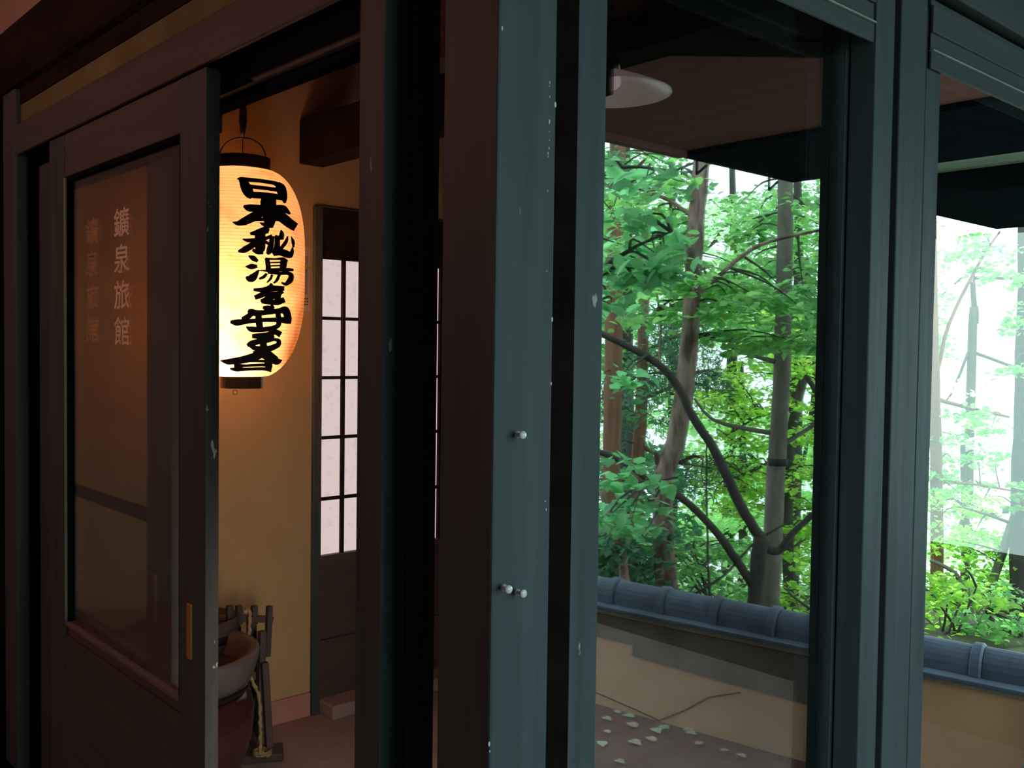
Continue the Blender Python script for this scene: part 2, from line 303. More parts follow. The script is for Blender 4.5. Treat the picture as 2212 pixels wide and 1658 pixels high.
# camera-side porch shell: the daylight comes in through the open east bay
tag(MB().box(-5.3, 2.4, -1.7, .86, 2.95, 3.05).build('ceiling', 'black_wood'), 'dark porch ceiling above the doors', 'ceiling', **S)
tag(MB().box(-1.0, 2.4, .86, 3.7, 2.95, 3.05).build('ceiling', 'black_wood'), 'dark porch ceiling beside the windows', 'ceiling', **S)
tag(MB().box(-5.3, 2.4, -1.82, -1.7, -.44, 3.05).build('wall_back', 'black_wood'), 'dark porch wall opposite the doors', 'wall', **S)
tag(MB().box(-5.42, -5.3, -1.82, 1.07, -.44, 3.05).build('wall_left', 'plaster_pink'), 'rosy plaster end wall of the porch', 'wall', **S)
tag(MB().box(2.3, 2.42, -1.7, .25, -.44, 3.05).build('wall_right', 'black_wood'), 'added dark wall narrowing the open porch bay', 'wall', **S)  # unseen wall placed to keep daylight off the door fronts
tag(MB().box(-1.0, -.80, 3.7, 3.82, -.44, 3.05).box(-.15, 3.4, 3.7, 3.82, -.44, 3.05).box(-.80, -.15, 3.7, 3.82, -.44, .66).box(-.80, -.15, 3.7, 3.82, 1.86, 3.05).build('wall_right', 'black_wood'), 'added dark wing wall shaping the window reflections', 'wall', **S)  # unseen wall added to darken window reflections; its opening lets sky reflect
tag(MB().box(-.94, 2.4, .86, 3.7, -.44, -.02).build('floor', 'floor_hall'), 'concrete porch floor beside the windows', 'floor', **S)

# ---- left front (doors)
box('post', 'wood_v', -3.52, -3.385, YL-.005, YL+.038, 0, 2.21, bev=.006, label='far left door post beside the sign door', category='post', **S)
box('trim_9', 'slot', -5.3, -3.345, YL+.10, YL+.16, -.44, 2.2, bev=0, label='dark filler board added to close the gap behind the far left post', category='board', **S)  # black filler added to stop sky light leaking into the hall
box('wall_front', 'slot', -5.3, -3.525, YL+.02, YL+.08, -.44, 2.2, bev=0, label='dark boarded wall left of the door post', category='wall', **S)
p = empty('trim_4', (-2.4, YL, 2.0), label='long lintel with sliding tracks above the sign door', category='lintel', **S)
box('front_board', 'wood_x', -3.385, -1.40, YL, YL+.012, 2.0, 2.095, p, .003); box('track_groove', 'slot', -3.385, -1.40, YL+.0125, YL+.045, 2.003, 2.095, p, 0)
box('track_board', 'black_wood', -3.385, -1.40, YL+.046, YL+.095, 2.03, 2.2, p, .002)
box('inner_rail', 'wood_x', -3.385, -1.40, YL+.096, YL+.112, 1.972, 2.2, p, .002)
box('inner_lip', 'slot', -3.385, -1.40, YL+.113, YL+.15, 1.955, 2.2, p, .002)
box('transom', 'plaster_olive', -3.385, -1.40, YL+.015, YL+.044, 2.0955, 2.16, p, .0)
box('transom_shade_strip', 'black_wood', -3.385, -1.40, YL+.012, YL+.044, 2.161, 2.21, p, .0)  # black strip painting the shade gap under the heavy beam
tag(MB().box(-5.2, -1.17, YL-.01, YL+.14, 2.212, 2.43, .035).build('beam', 'black_wood', smooth=False), 'heavy dark beam over the doors', 'beam', **S)
tag(MB().box(-5.3, -1.04, YL+.02, YL+.13, 2.432, 2.95).build('wall_front', 'plaster_pink'), 'rosy plaster above the heavy dark beam', 'wall', **S)

def sliding_door(name, x0, x1, y0, t, stile, z1, pane0, pane1, label, muntin=None):
    d = empty(name, ((x0+x1)/2, y0+t/2, 0.01), label=label, category='sliding door', **S)
    f = MB()
    f.box(x0, x0+stile, y0, y0+t, .01, z1, .004).box(x1-stile, x1, y0, y0+t, .01, z1, .004)
    f.build('stile', 'wood_v', d)
    f = MB(); f.box(x0+stile, x1-stile, y0+.002, y0+t-.002, pane1, z1, .003); f.build('top_rail', 'wood_x', d)
    f = MB(); f.box(x0+stile, x1-stile, y0+.002, y0+t-.002, .01, pane0-.03, .003).box(x0+stile, x1-stile, y0+.008, y0+t-.008, pane0-.03, pane0, .002); f.build('bottom_panel', 'wood_x', d)
    f = MB(); a = .012
    f.box(x0+stile, x0+stile+a, y0+.005, y0+t-.005, pane0, pane1).box(x1-stile-a, x1-stile, y0+.005, y0+t-.005, pane0, pane1)
    f.box(x0+stile+a, x1-stile-a, y0+.005, y0+t-.005, pane1-a, pane1)
    f.build('glazing_bead', 'slot', d); MB().box(x0+stile, x1-stile, y0-.001, y0+t-.003, pane0, pane0+a, .002).build('sill_bead', 'bead_brown', d); MB().box(x0+stile-.001, x0+stile+.006, y0-.0006, y0+.006, pane0+a, pane1-.002, .001).build('side_bead', 'bead_paint', d)
    MB().box(x0+stile+a, x1-stile-a, y0+t*.45, y0+t*.55, pane0+a, pane1-a).build('glass_pane', 'glass_door', d)
    if muntin: MB().box(x0+stile+a, x1-stile-a, y0+.008, y0+t-.008, muntin-.016, muntin+.016).build('muntin', 'black_wood', d)
    return d
door = sliding_door('door_1', -3.065, -1.997, YL+.004, .030, .135, 1.995, .585, 1.874, 'front sliding glass door with clear white lettering')
box('edge_strip', 'wood_worn', -1.9965, -1.993, YL+.004, YL+.034, .01, 1.99, door, 0, label='worn green-grey door edge with chipped paint')
pl = MB(); pl.box(-2.083, -2.058, YL-.0005, YL+.006, .70, .825, .003)
pu = pl.build('pull', 'brass', door); MB().box(-2.076, -2.065, YL-.002, YL+.001, .715, .81, .002).build('recess', 'iron', pu)
door2 = sliding_door('door_2', -3.333, -2.292, YL+.052, .030, .152, 1.965, .585, 1.874, 'second sliding glass door behind, with fainter lettering', muntin=.962)
pu = MB().box(-2.40, -2.378, YL+.0505, YL+.056, .70, .825, .003).build('pull', 'brass', door2)
def put_text(mb, loc, m, parent, name='lettering'):
    t = MB(); t.poly([(loc[0]+x, loc[1], loc[2]+y) for x, y, z in mb.v], mb.f); return t.build(name, m, parent)
# four characters top to bottom
put_text(text_mesh('鑛泉旅館', .078, .0925, 1.40, .0008), (-2.520, YL+.0165, 1.712), 'sign', door)
put_text(text_mesh('鑛泉旅館', .078, .0940, 1.35, .0008), (-2.885, YL+.0645, 1.724), 'sign_faint', door2)
put_text(text_mesh('神の湯', .13, .165, 2.0, .003), (-2.82, YL+.0640, 1.215), 'sign_ghost', door2, 'worn_lettering')

# mid post of two boards, corner post
d = empty('post', (-1.357, YL+.05, 0), label='narrow double post right of the open doorway', category='post', **S)
box('board', 'wood_v', -1.395, -1.319, YL, YL+.050, 0, 2.2, d, .003); box('board', 'wood_v', -1.395, -1.3195, YL+.053, YL+.113, 0, 2.2, d, .003)
box('post', 'wood_v', -1.165, XR, YL, YL+.115, -.02, 2.95, bev=.004, label='thick square corner post with push pins', category='post', **S)
box('trim_5', 'black_wood', -1.318, -1.166, YL+.02, YL+.10, 2.2, 2.43, bev=0, label='short dark lintel between the two posts', category='lintel', **S)
# ---- right front (windows)
box('trim_6', 'slot', -1.22, -1.165, YL+.116, 1.107, 0, 2.6, bev=0, label='dark recessed strip beside the corner post', category='trim', **S)
def window(name, y0, y1, x0, x1, s0, s1, z0, z1, label, gm='glass'):
    d = empty(name, ((x0+x1)/2, (y0+y1)/2, .02), label=label, category='window', **S)
    MB().box(x0, x1, y0, y0+s0, .02, z1, .003).box(x0, x1, y1-s1, y1, .02, z1, .003).build('stile', 'wood_v', d)
    MB().box(x0+.003, x1-.003, y0+s0, y1-s1, .02, z0, .003).build('bottom_rail', 'wood_y', d)
    MB().box(x0+.003, x1-.003, y0+s0, y1-s1, z1-.05, z1, .003).build('top_rail', 'wood_y', d)
    MB().box((x0+x1)/2-.002, (x0+x1)/2+.002, y0+s0, y1-s1, z0, z1-.05).build('glass_pane', gm, d); return d
window('window_1', 1.107, 1.949, -1.13, -1.10, .081, .004, .33, 2.2, 'large window pane framing the red-brown tree and grey trunk')
window('window_2', 2.214, 3.30, -1.08, -1.05, .072, .07, .2, 2.2, 'rightmost window pane with a bright washed-out garden view', 'glass_pale')
d = empty('post', (-1.10, 1.99, 0), label='dark window post between the two panes', category='post', **S)
box('inner_board', 'wood_v', -1.161, -1.099, 1.951, 2.03, 0, 2.6, d, .003); box('outer_board', 'wood_v', -1.095, -1.036, 1.951, 2.032, 0, 2.95, d, .003)
box('groove', 'slot', -1.161, -1.075, 2.0325, 2.0625, 0, 2.6, d, 0); box('broad_board', 'wood_v', -1.161, -1.037, 2.063, 2.184, 0, 2.95, d, .003)
box('groove', 'slot', -1.161, -1.075, 2.1845, 2.2135, 0, 2.6, d, 0)
box('post', 'wood_v', -1.16, -1.036, 3.31, 3.45, 0, 2.95, bev=.003, label='far window post beyond the bright pane', category='post', **S)
def head(y0, y1, label):
    d = empty('trim_7', (-1.1, (y0+y1)/2, 2.06), label=label, category='lintel', **S)
    box('lower_board', 'wood_y', -1.16, XR-.004, y0, y1, 2.203, 2.218, d, .001)
    box('front_rail', 'wood_y', -1.047, XR, y0, y1, 2.06, 2.098, d, .002)
    box('bead', 'bead_paint', -1.047, XR+.005, y0, y1, 2.0985, 2.1025, d, .001)
    box('middle_board', 'wood_y', -1.047, XR-.002, y0, y1, 2.103, 2.141, d, .002)
    box('upper_board', 'wood_y', -1.047, XR+.003, y0, y1, 2.1415, 2.2025, d, .003)
    box('shadow_gap', 'slot', -1.16, XR-.03, y0, y1, 2.2185, 2.245, d, 0)
    box('top_beam', 'wood_y', -1.16, XR+.003, y0, y1, 2.2455, 2.95, d, .004)
head(1.107, 1.9505, 'stepped window head over the large pane'); head(2.2145, 3.309, 'stepped window head over the rightmost pane')

# ================================================================== hall things
box('beam', 'black_wood', XW+.001, -1.75, 1.818, 1.921, 2.074, 2.235, bev=.006, label='black hall beam jutting from the ochre wall', category='beam', **S)
# lit paper door
d = empty('door_3', (XW, 2.2, 0), label='lit paper lattice door in the hall wall', category='paper door', **S)
def hb(name, m, y0, y1, z0, z1, x0=XW-.03, x1=XW+.01, par=None): return MB().box(x0, x1, y0, y1, z0, z1, .002).build(name, m, par or d)
hb('jamb', 'wood_v', 1.878, 1.912, 0, 1.925, XW-.05, XW+.018); hb('head', 'black_wood', 1.9125, 2.86, 1.85, 1.925, XW-.05, XW+.018); hb('top_rail', 'black_wood', 1.9125, 2.86, 1.735, 1.8495)
hb('lower_rail', 'door_brown', 1.9125, 2.86, .52, .604); hb('panel', 'door_brown', 1.9125, 2.86, .28, .5195, XW-.025, XW+.002); hb('bottom_rail', 'door_brown', 1.9125, 2.86, .056, .2795)
zr = (1.51, 1.284, 1.055, .821); ys = [2.016+i*.118 for i in range(7)]
lt = MB()
for y in ys: lt.box(XW-.012, XW+.004, y-.006, y+.006, .6045, 1.7345)
for z in zr: lt.box(XW-.011, XW+.003, 1.9125, 2.85, z-.006, z+.006)
lt.build('lattice', 'black_wood', d)
zz = [.6045]+sorted(zr)+[1.7345]; yy = [1.9125]+ys+[2.85]
for i in range(len(yy)-1):
    for j in range(len(zz)-1):
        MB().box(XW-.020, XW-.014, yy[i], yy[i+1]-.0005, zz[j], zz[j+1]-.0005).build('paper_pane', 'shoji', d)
box('trim_8', 'floor_hall', XW-.03, XW+.11, 1.913, 2.80, .0, .054, bev=.006, label='raised concrete sill before the paper door', category='sill', **S)

# ---- paper lantern
LD = 3.13      # lantern distance
LC = at(523, 590, LD); LC = Vector((LC.x, LC.y, 0)); PX = LD/FPX
zt = at(523, 370, LD).z; zb = at(523, 813, LD).z; LR = 132*PX
lant = empty('paper_lantern', (LC.x, LC.y, zb-.04), label='glowing white paper lantern with black brush writing', category='lantern')
prof = []; NS = 168; H = zt-zb; RTOP, RBOT = 57*PX, 44*PX
def lrad(u):            # u 0 bottom .. 1 top
    if u > .58: k = (u-.58)/.42; r = RTOP+(LR-RTOP)*max(0, 1-k**2.6)**(1/1.9)
    elif u < .46: k = (.46-u)/.46; r = RBOT+(LR-RBOT)*max(0, 1-k**2.5)**(1/1.8)
    else: r = LR
    return r
for i in range(NS+1):
    u = i/NS; z = zb+u*H; prof.append((lrad(u)+.0011*abs(math.sin(math.pi*(z-(zb-.04))/HOOP)), z))
mb = MB().lathe(prof, 72, (LC.x, LC.y, 0)); mb.build('paper_shade', 'lantern', lant, True, loc=(LC.x, LC.y, zb-.04))
def ring(z0, z1, r, name):
    MB().lathe([(r-.004, z0), (r, z0), (r, z1), (r-.004, z1)], 48, (LC.x, LC.y, 0), True).build(name, 'black_lacquer', lant, True).data.polygons.foreach_set('use_smooth', [False]*(48*4))
zr1 = at(523, 343, LD).z
ring(zt-.004, zr1, 58*PX, 'top_ring'); ring(at(523, 838, LD).z, zb+.004, 45*PX, 'bottom_ring')
MB().lathe([(0.001, zb-.020), (45*PX-.0045, zb-.020), (45*PX-.0045, zb-.012), (.001, zb-.012)], 32, (LC.x, LC.y, 0)).build('base_disc', 'black_lacquer', lant)
# handle hoop of wire and its cord
zh = at(523, 300, LD).z; rh = 50*PX; dirh = Vector((.67, .74, 0))
hp = [LC+dirh*(rh*math.cos(a))+Vector((0, 0, zr1-.01+(zh-zr1+.01)*math.sin(a)**.8)) for a in [math.pi*i/24 for i in range(25)]]
MB().tube(hp, .0028, 8).build('handle', 'wire', lant, True)
MB().tube([LC+Vector((0, 0, zr1-.002)), LC+Vector((0, 0, zh))], .0016, 6).build('cable', 'iron', lant)
lp = at(508, 845, LD); MB().tube([lp+RD*(.0075*math.cos(a))+Vector((0, 0, .0075*math.sin(a)-.003)) for a in [2*math.pi*i/16 for i in range(17)]], .0009, 5).build('pull_ring', 'wire', lant, True)
zb2 = at(523, 715, LD).z
bulb_c = LC+Vector((-.035, -.012, zb2)); MB().lathe([(.001, -.045), (.02, -.038), (.031, -.015), (.03, .005), (.018, .03), (.012, .05), (.012, .07), (.001, .071)], 24, bulb_c).build('bulb', emat('hot_bulb', (1, .78, .5), 4.0), lant, True)
MB().tube([bulb_c+Vector((0, 0, .07)), LC+Vector((-.02, -.006, zb2+.2)), LC+Vector((0, 0, zr1))], .003, 6).build('socket_cable', 'iron', lant)
lamp('lantern_bulb', 'POINT', bulb_c+Vector((-.036, -.036, -.004)), 24.0, (1, .52, .28), shadow_soft_size=.03)
# brush writing, traced as strokes on the curved paper
def surf(px, py):       # where a sight line meets the paper
    r = ray(px, py); o = CAM-LC
    best = None; lo = 2.2
    for i in range(240):
        t = LD-.5+i*.005; q = CAM+r*t; u = (q.z-zb)/H
        if 0 <= u <= 1 and math.hypot(q.x-LC.x, q.y-LC.y) < lrad(u)+.0026:
            a, b = t-.005, t
            for _ in range(14):
                m_ = (a+b)/2; q = CAM+r*m_; u = (q.z-zb)/H
                if math.hypot(q.x-LC.x, q.y-LC.y) < lrad(min(max(u, 0), 1))+.0026: b = m_
                else: a = m_
            return CAM+r*b
    return None
A1 = lambda x, y: (470+x/6.91, 360+y/6.91)
A2 = lambda x, y: (470+x/5.92, 580+y/5.92)
K1 = 1/6.91; K2 = 1/5.92
ST1 = [[(325,175,30),(385,230,100),(435,330,130),(480,410,110),(520,455,60)],[(290,185,8),(330,172,40),(420,190,50),(640,208,44),(850,242,46),(950,300,80)],[(890,250,60),(945,320,120),(970,400,110),(995,470,80),(1005,545,22)],
 [(450,290,59),(700,318,59),(890,343,60)],[(430,415,64),(560,422,76),(760,432,74),(990,465,62)],
 [(385,585,20),(450,612,85),(640,622,85),(850,618,75),(990,625,85),(1085,705,25)],[(740,420,110),(755,500,190),(765,640,170),(780,800,150),(785,915,60)],[(630,835,12),(700,865,50),(770,890,70)],
 [(690,660,100),(560,735,110),(400,815,95),(300,848,55),(222,825,8)],[(860,650,100),(960,750,120),(1080,850,110),(1170,905,100)],[(560,790,45),(760,780,60),(960,790,50)],
 [(770,960,50),(720,945,90),(620,980,85),(485,1000,30)],[(375,1080,20),(450,1100,60),(600,1090,60),(720,1070,55),(815,1030,50)],[(640,1000,120),(630,1100,125),(640,1230,120),(620,1300,30)],
 [(600,1110,75),(480,1195,75),(390,1245,75),(305,1262,20)],[(700,1110,50),(760,1150,45)],[(815,1030,50),(805,1130,60),(775,1260,80),(740,1305,30)],[(520,1240,30),(600,1270,70),(680,1260,70)],
 [(850,1040,30),(890,1050,70),(892,1140,60),(885,1250,90),(820,1300,40)],[(830,1310,40),(930,1270,80),(1030,1300,90),(1090,1335,60),(1118,1250,45),(1118,1200,12)],[(1045,1035,20),(1040,1080,45),(1010,1140,60),(930,1240,50)],
 [(948,940,8),(958,1000,65),(960,1090,40)],[(880,1050,40),(970,1040,50)],[(1098,1040,12),(1130,1120,60),(1132,1205,25)],
 [(462,1328,14),(530,1362,70),(600,1410,35)],[(415,1490,10),(500,1490,72),(592,1485,35)],
 [(715,1362,30),(745,1400,55),(755,1480,60),(760,1560,65)],[(740,1375,35),(860,1378,26),(985,1370,50),(1050,1412,25)],[(990,1370,70),(985,1450,85),(970,1530,70)],[(760,1432,22),(960,1425,24)],[(760,1480,24),(960,1472,26)],[(770,1530,32),(980,1522,34)],
 [(620,1545,12),(740,1552,38),(900,1545,40),(1050,1535,58),(1135,1540,40)]]
ST2 = [[(362,105,20),(400,130,70),(450,120,85),(505,50,40),(530,15,12)],[(640,40,36),(800,62,32),(900,55,36),(950,85,50),(930,150,62),(870,205,36),(815,175,12)],[(630,62,36),(590,110,45),(530,130,26)],[(700,75,32),(680,130,36),(630,180,16)],[(790,75,40),(760,150,42),(715,188,18)],
 [(680,185,18),(690,230,62),(620,270,50)],[(458,268,24),(560,275,48),(700,250,60),(855,255,45)],[(640,260,75),(580,330,60),(475,372,44)],[(600,340,40),(690,325,55),(770,330,60),(835,285,40)],[(745,300,60),(775,350,65),(765,405,60)],[(548,412,25),(620,395,55),(740,360,32)],[(560,425,30),(650,428,50),(770,432,60),(858,395,55)],
 [(685,450,30),(715,505,40)],[(578,495,24),(650,510,75),(700,545,80)],[(388,535,30),(430,555,72),(500,570,60),(600,562,52),(780,540,50),(870,525,80),(895,600,75),(905,650,70)],[(450,560,50),(390,615,60),(305,635,20)],
 [(162,680,30),(240,690,68),(400,672,45),(600,655,42),(780,652,50),(900,662,70),(945,672,55)],[(520,570,60),(530,680,72),(545,775,60)],[(772,560,52),(782,660,55),(785,720,50),(720,765,40)],[(366,742,12),(420,775,60),(560,782,52),(700,762,46),(780,725,40)],
 [(440,862,40),(520,862,58),(640,840,46),(740,805,55),(810,845,60)],[(720,850,46),(560,920,58),(420,960,60),(378,985,30)],[(410,965,50),(470,1015,50),(560,1030,58),(680,1020,60),(780,975,50),(790,920,44),(730,903,30),(600,930,46)],[(580,940,70),(590,1010,72),(600,1085,95)],
 [(560,1080,95),(470,1130,85),(300,1170,72),(130,1192,58),(36,1176,10)],[(600,1080,110),(700,1150,95),(770,1190,75),(825,1168,8)],[(452,1078,35),(560,1070,60),(670,1078,45)],[(230,1192,40),(460,1183,26),(640,1182,42)],[(210,1245,44),(380,1238,26),(600,1230,30),(690,1245,60)],[(158,1278,18),(240,1290,46),(380,1283,30),(600,1280,32),(690,1290,55)],[(640,1190,70),(660,1250,80),(655,1300,40)],[(240,1200,46),(290,1290,44)]]
ink = MB()
def stroke(pts):
    g_ = 1.0 if max(p[2] for p in pts) < 61/6.91 else 1.3
    P = []
    for i in range(len(pts)-1):
        a, b = pts[i], pts[i+1]; n = max(2, int(math.hypot(b[0]-a[0], b[1]-a[1])/2.2))
        for k in range(n): t = k/n; P.append([a[j]+(b[j]-a[j])*t for j in range(3)])
    P.append(list(pts[-1]))
    for _ in range(3): P = [P[0]]+[[(P[i-1][j]+2*P[i][j]+P[i+1][j])/4 for j in range(3)] for i in range(1, len(P)-1)]+[P[-1]]
    rows = []
    for i, p in enumerate(P):
        a, b = P[max(i-1, 0)], P[min(i+1, len(P)-1)]; dx, dy = b[0]-a[0], b[1]-a[1]; L = math.hypot(dx, dy) or 1; nx_, ny_ = -dy/L, dx/L
        row = []
        for k in range(5):
            s_ = (k/4-.5)*p[2]; q = surf(p[0]+nx_*s_*g_, p[1]+ny_*s_*g_); row.append(q)
        if all(q is not None for q in row): rows.append(row)
    for r0, r1 in zip(rows, rows[1:]):
        ink.poly(r0+r1, [(k, k+1, k+6, k+5) for k in range(4)])
for s_ in ST1: stroke([(*A1(x, y), w_*K1) for x, y, w_ in s_])
for s_ in ST2: stroke([(*A2(x, y), w_*K2) for x, y, w_ in s_])
ink.build('brush_lettering', 'ink', lant, True)
tag(MB().tube([LC+Vector((0, 0, zh+.004)), LC+Vector((0, 0, zh+.02)), LC+Vector((-.002, .002, zh+.06)), LC+Vector((0, 0, zh+.15)), LC+Vector((0, 0, 2.599))], [.004, .009, .013, .008, .004], 10).build('hanging_hook', 'iron', smooth=True), 'dark tapered hook cord holding up the lantern', 'hook')
# pale tag hanging beside the door edge
t = empty('paper_tag', ony(479, 260, 1.06), label='narrow pale tag strip hanging beside the worn door edge', category='tag')
q0, q1 = ony(474, 234, 1.06), ony(481, 287, 1.06)
MB().box(q0.x-.012, q1.x, 1.058, 1.060, q1.z, q0.z).build('strip', 'tag', t); MB().box(q0.x-.008, q1.x+.002, 1.0535, 1.0575, q0.z-.018, q0.z-.006, .002).build('clip', 'iron', t)
MB().tube([(q1.x-.006, 1.059, q0.z-.004), (q1.x-.006, 1.062, 1.956)], .0012, 5).build('string', 'iron', t)

# ---- notice on the wall
na, nb = onx(640, 530, XW), onx(669, 672, XW)
t = empty('wall_notice', (XW, (na.y+nb.y)/2, nb.z), label='pale paper notice on the ochre wall behind the lantern', category='notice')
MB().box(XW+.0008, XW+.0022, na.y-.04, nb.y, nb.z, na.z).build('sheet', 'paper', t)
MB().box(XW+.0024, XW+.003, na.y-.03, nb.y-.012, nb.z+.06, na.z-.035).build('picture', 'paper_grey', t)
MB().box(XW+.0031, XW+.0036, nb.y-.05, nb.y+.004, (na.z+nb.z)/2+.038, (na.z+nb.z)/2+.048).build('tape', 'tape', t, )
tx = MB()
for i in range(3):
    for k in range(7): tx.box(XW+.0024, XW+.0028, nb.y-.075+k*.010, nb.y-.075+k*.010+.006, nb.z+.022+i*.011, nb.z+.027+i*.011)
tx.build('small_print', 'ink', t)

# ---- glazed brazier pot
PC = Vector((-2.84, 1.185, 0)); pot = empty('brazier_pot', PC, label='large oxblood glazed brazier pot with grey rim', category='pot')
MB().lathe([(.001, .0), (.15, .0), (.165, .012), (.20, .10), (.232, .20), (.240, .27), (.232, .33), (.215, .352), (.20, .352), (.20, .30), (.001, .30)], 56, PC).build('body', 'ceramic_red', pot, True)
MB().lathe([(.205, .353), (.219, .353), (.226, .366), (.226, .378), (.205, .378)], 56, PC, True).build('dark_band', 'black_lacquer', pot, True)
MB().lathe([(.19, .379), (.225, .379), (.238, .40), (.250, .44), (.256, .468), (.252, .478), (.238, .480), (.226, .474), (.215, .44), (.19, .40)], 56, PC, True).build('rim', 'ceramic_grey', pot, True)
MB().lathe([(.001, .405), (.10, .41), (.208, .415)], 40, PC).build('ash_bed', 'ash', pot, True)

# ---- wooden rack with pegs and rope behind the pot
RK = Vector((-2.93, 1.50, 0)); rack = empty('wooden_rack', RK, label='weathered wooden rack with upright pegs behind the brazier pot', category='rack')
def rp(px, py, x): return onx(px, py, x)
def pole(name, a, b, w_, h_, m='rack_wood'): return MB().bar(a, b, w_, h_, up=(1, 0, 0), bev=.003).build(name, m, rack)
xa, xb = -2.98, -2.90
pole('crossbar', rp(470, 1333, xa-.02), rp(588, 1337, xa-.02), .022, .022)
for px_, bot in ((496, 1326), (516, 1326), (549, 1326)): pole('peg', rp(px_, 1307, xa), rp(px_, bot+22, xa), .020, .020)
pole('peg', rp(582, 1308, xa), rp(577, 1417, xa), .018, .022)
pole('upright', rp(566, 1362, xb), rp(560, 1590, xb), .022, .026); pole('upright', rp(543, 1330, xa), rp(548, 1580, xa), .028, .024)
pole('crosspiece', rp(533, 1400, xb-.03), rp(566, 1405, xb-.03), .022, .03); pole('crosspiece', rp(530, 1455, xb-.03), rp(562, 1458, xb-.03), .026, .03); pole('crosspiece', rp(538, 1515, xb-.03), rp(566, 1518, xb-.03), .026, .03)
pole('brace', rp(571, 1430, xb+.02), rp(581, 1612, xb+.02), .024, .022); pole('roller', rp(526, 1432, xb+.03), rp(530, 1548, xb+.03), .026, .026)
fa, fb = onz(500, 1632, .016), onz(612, 1622, .016); MB().bar(fa, fb, .10, .028, bev=.006).build('foot', 'rack_wood', rack)
fa, fb = onz(505, 1598, .016), onz(556, 1596, .016); MB().bar(fa, fb, .06, .028, bev=.006).build('foot', 'rack_wood', rack)
# yoke ring standing behind the pot
def rope(name, pts, r):
    P = [Vector(p) for p in pts]; Q = []
    for i in range(len(P)-1):
        for k in range(6): Q.append(P[i].lerp(P[i+1], k/6)+Vector((random.uniform(-.002, .002), random.uniform(-.002, .002), 0)))
    Q.append(P[-1]); rr = [r*(1+.22*math.sin(i*1.7)) for i in range(len(Q))]; return MB().tube(Q, rr, 7)
rope_t = empty('straw_rope', onx(540, 1320, xb+.04), label='frayed straw rope hanging down the wooden rack', category='rope')
xr_ = xb+.055
ro = rope('strand', [rp(528, 1322, xr_), rp(538, 1316, xr_), rp(541, 1335, xr_), rp(536, 1385, xr_), rp(529, 1420, xr_), rp(524, 1434, xr_)], .0055); ro.build('strand', 'rope', rope_t, True)
ro = rope('strand', [rp(524, 1430, xr_+.005), rp(545, 1470, xr_+.01), rp(560, 1500, xr_), rp(562, 1550, xr_), rp(563, 1600, xr_), rp(561, 1630, xr_+.03)], .006); ro.build('strand', 'rope', rope_t, True)
cl = []
for i in range(26): a = i*.75; cl.append(onz(566, 1628, .04)+Vector((.03*math.cos(a)*(1-.01*i), .03*math.sin(a), .0006*i)))
MB().tube(cl, .0045, 6).build('coil', 'rope', rope_t, True)
tub = at(482, 1340, 1)
tb = onx(470, 1345, -3.02); tub = empty('wooden_tub', (-3.04, tb.y-.04, 0), label='rosy wooden tub ring tucked behind the brazier rim', category='tub')
tcn = Vector((-3.04, tb.y-.06, 0))
MB().lathe([(.105, 0), (.125, 0), (.130, .40), (.134, .505), (.114, .505), (.110, .40)], 36, tcn, True).build('staves', 'rack_wood', tub, True); MB().lathe([(.1345, .44), (.1385, .44), (.1385, .465), (.1345, .465)], 36, tcn, True).build('hoop', 'iron', tub, True)
# stone block outside, left edge
box('stone_block', 'stone', -5.0, -3.56, .30, .82, -.019, .10, bev=.02, label='tan stone block at the foot of the far left post', category='stone')

# white paint specks on the corner post
cp = [o for o in bpy.data.objects if o.get('label', '').startswith('thick square corner post')][0]
sm = MB()
for px_, py_, rr_ in ((1085, 61, .0022), (1188, 178, .0016), (1187, 186, .0009), (1188, 209, .0013), (1187, 262, .0022), (1186, 266, .0014), (1187, 284, .0009), (1187, 303, .0011), (1186, 320, .0016), (1184, 331, .0018), (1184, 338, .0010), (1183, 412, .0012), (1208, 228, .0030), (1200, 690, .0026), (1194, 828, .0018), (1180, 1100, .0016), (1178, 1082, .0012), (1057, 1606, .0026), (1058, 1622, .0014), (1181, 585, .0010)):
    c = onx(px_, py_, XR+.0006); c.y = min(c.y, YL+.112)
    k = 7; sm.poly([c]+[c+Vector((0, rr_*.75*math.cos(2*math.pi*j/k), rr_*1.5*math.sin(2*math.pi*j/k))) for j in range(k)], [(0, 1+j, 1+(j+1) % k) for j in range(k)])
sm.build('paint_specks', 'chip', cp)['kind'] = 'stuff'
# ---- push pins on the corner post
def pin(px, py, tilt, label):
    c = onx(px, py, XR); o = empty('push_pin', c, label=label, category='push pin', group='clear push pins')
    dv = Vector((1, tilt[0], tilt[1])).normalized(); u = dv.orthogonal().normalized(); v_ = dv.cross(u)
    def lat(prof, name, m):
        vs = []; seg = 16
        for r, h in prof:
            for j in range(seg): a = 2*math.pi*j/seg; vs.append(c+dv*h+(u*math.cos(a)+v_*math.sin(a))*r)
        fs = [(i*seg+j, i*seg+(j+1) % seg, (i+1)*seg+(j+1) % seg, (i+1)*seg+j) for i in range(len(prof)-1) for j in range(seg)]
        MB().poly(vs, fs).build(name, m, o, True)
    lat([(.0005, -.001), (.0006, .006)], 'needle', 'iron')
    lat([(.0003, .006), (.0052, .006), (.0052, .008), (.0030, .010), (.0026, .015), (.0032, .018), (.0058, .0195), (.0058, .022), (.0003, .0225)], 'grip', 'pin')
pin(1113, 938, (-.2, .05), 'clear push pin alone, upper one on the corner post')
pin(1083, 1267, (-.2, .05), 'clear push pin low on the corner post, left of a pair')
pin(1112, 1278, (-.1, .1), 'clear push pin low on the corner post, right of a pair')

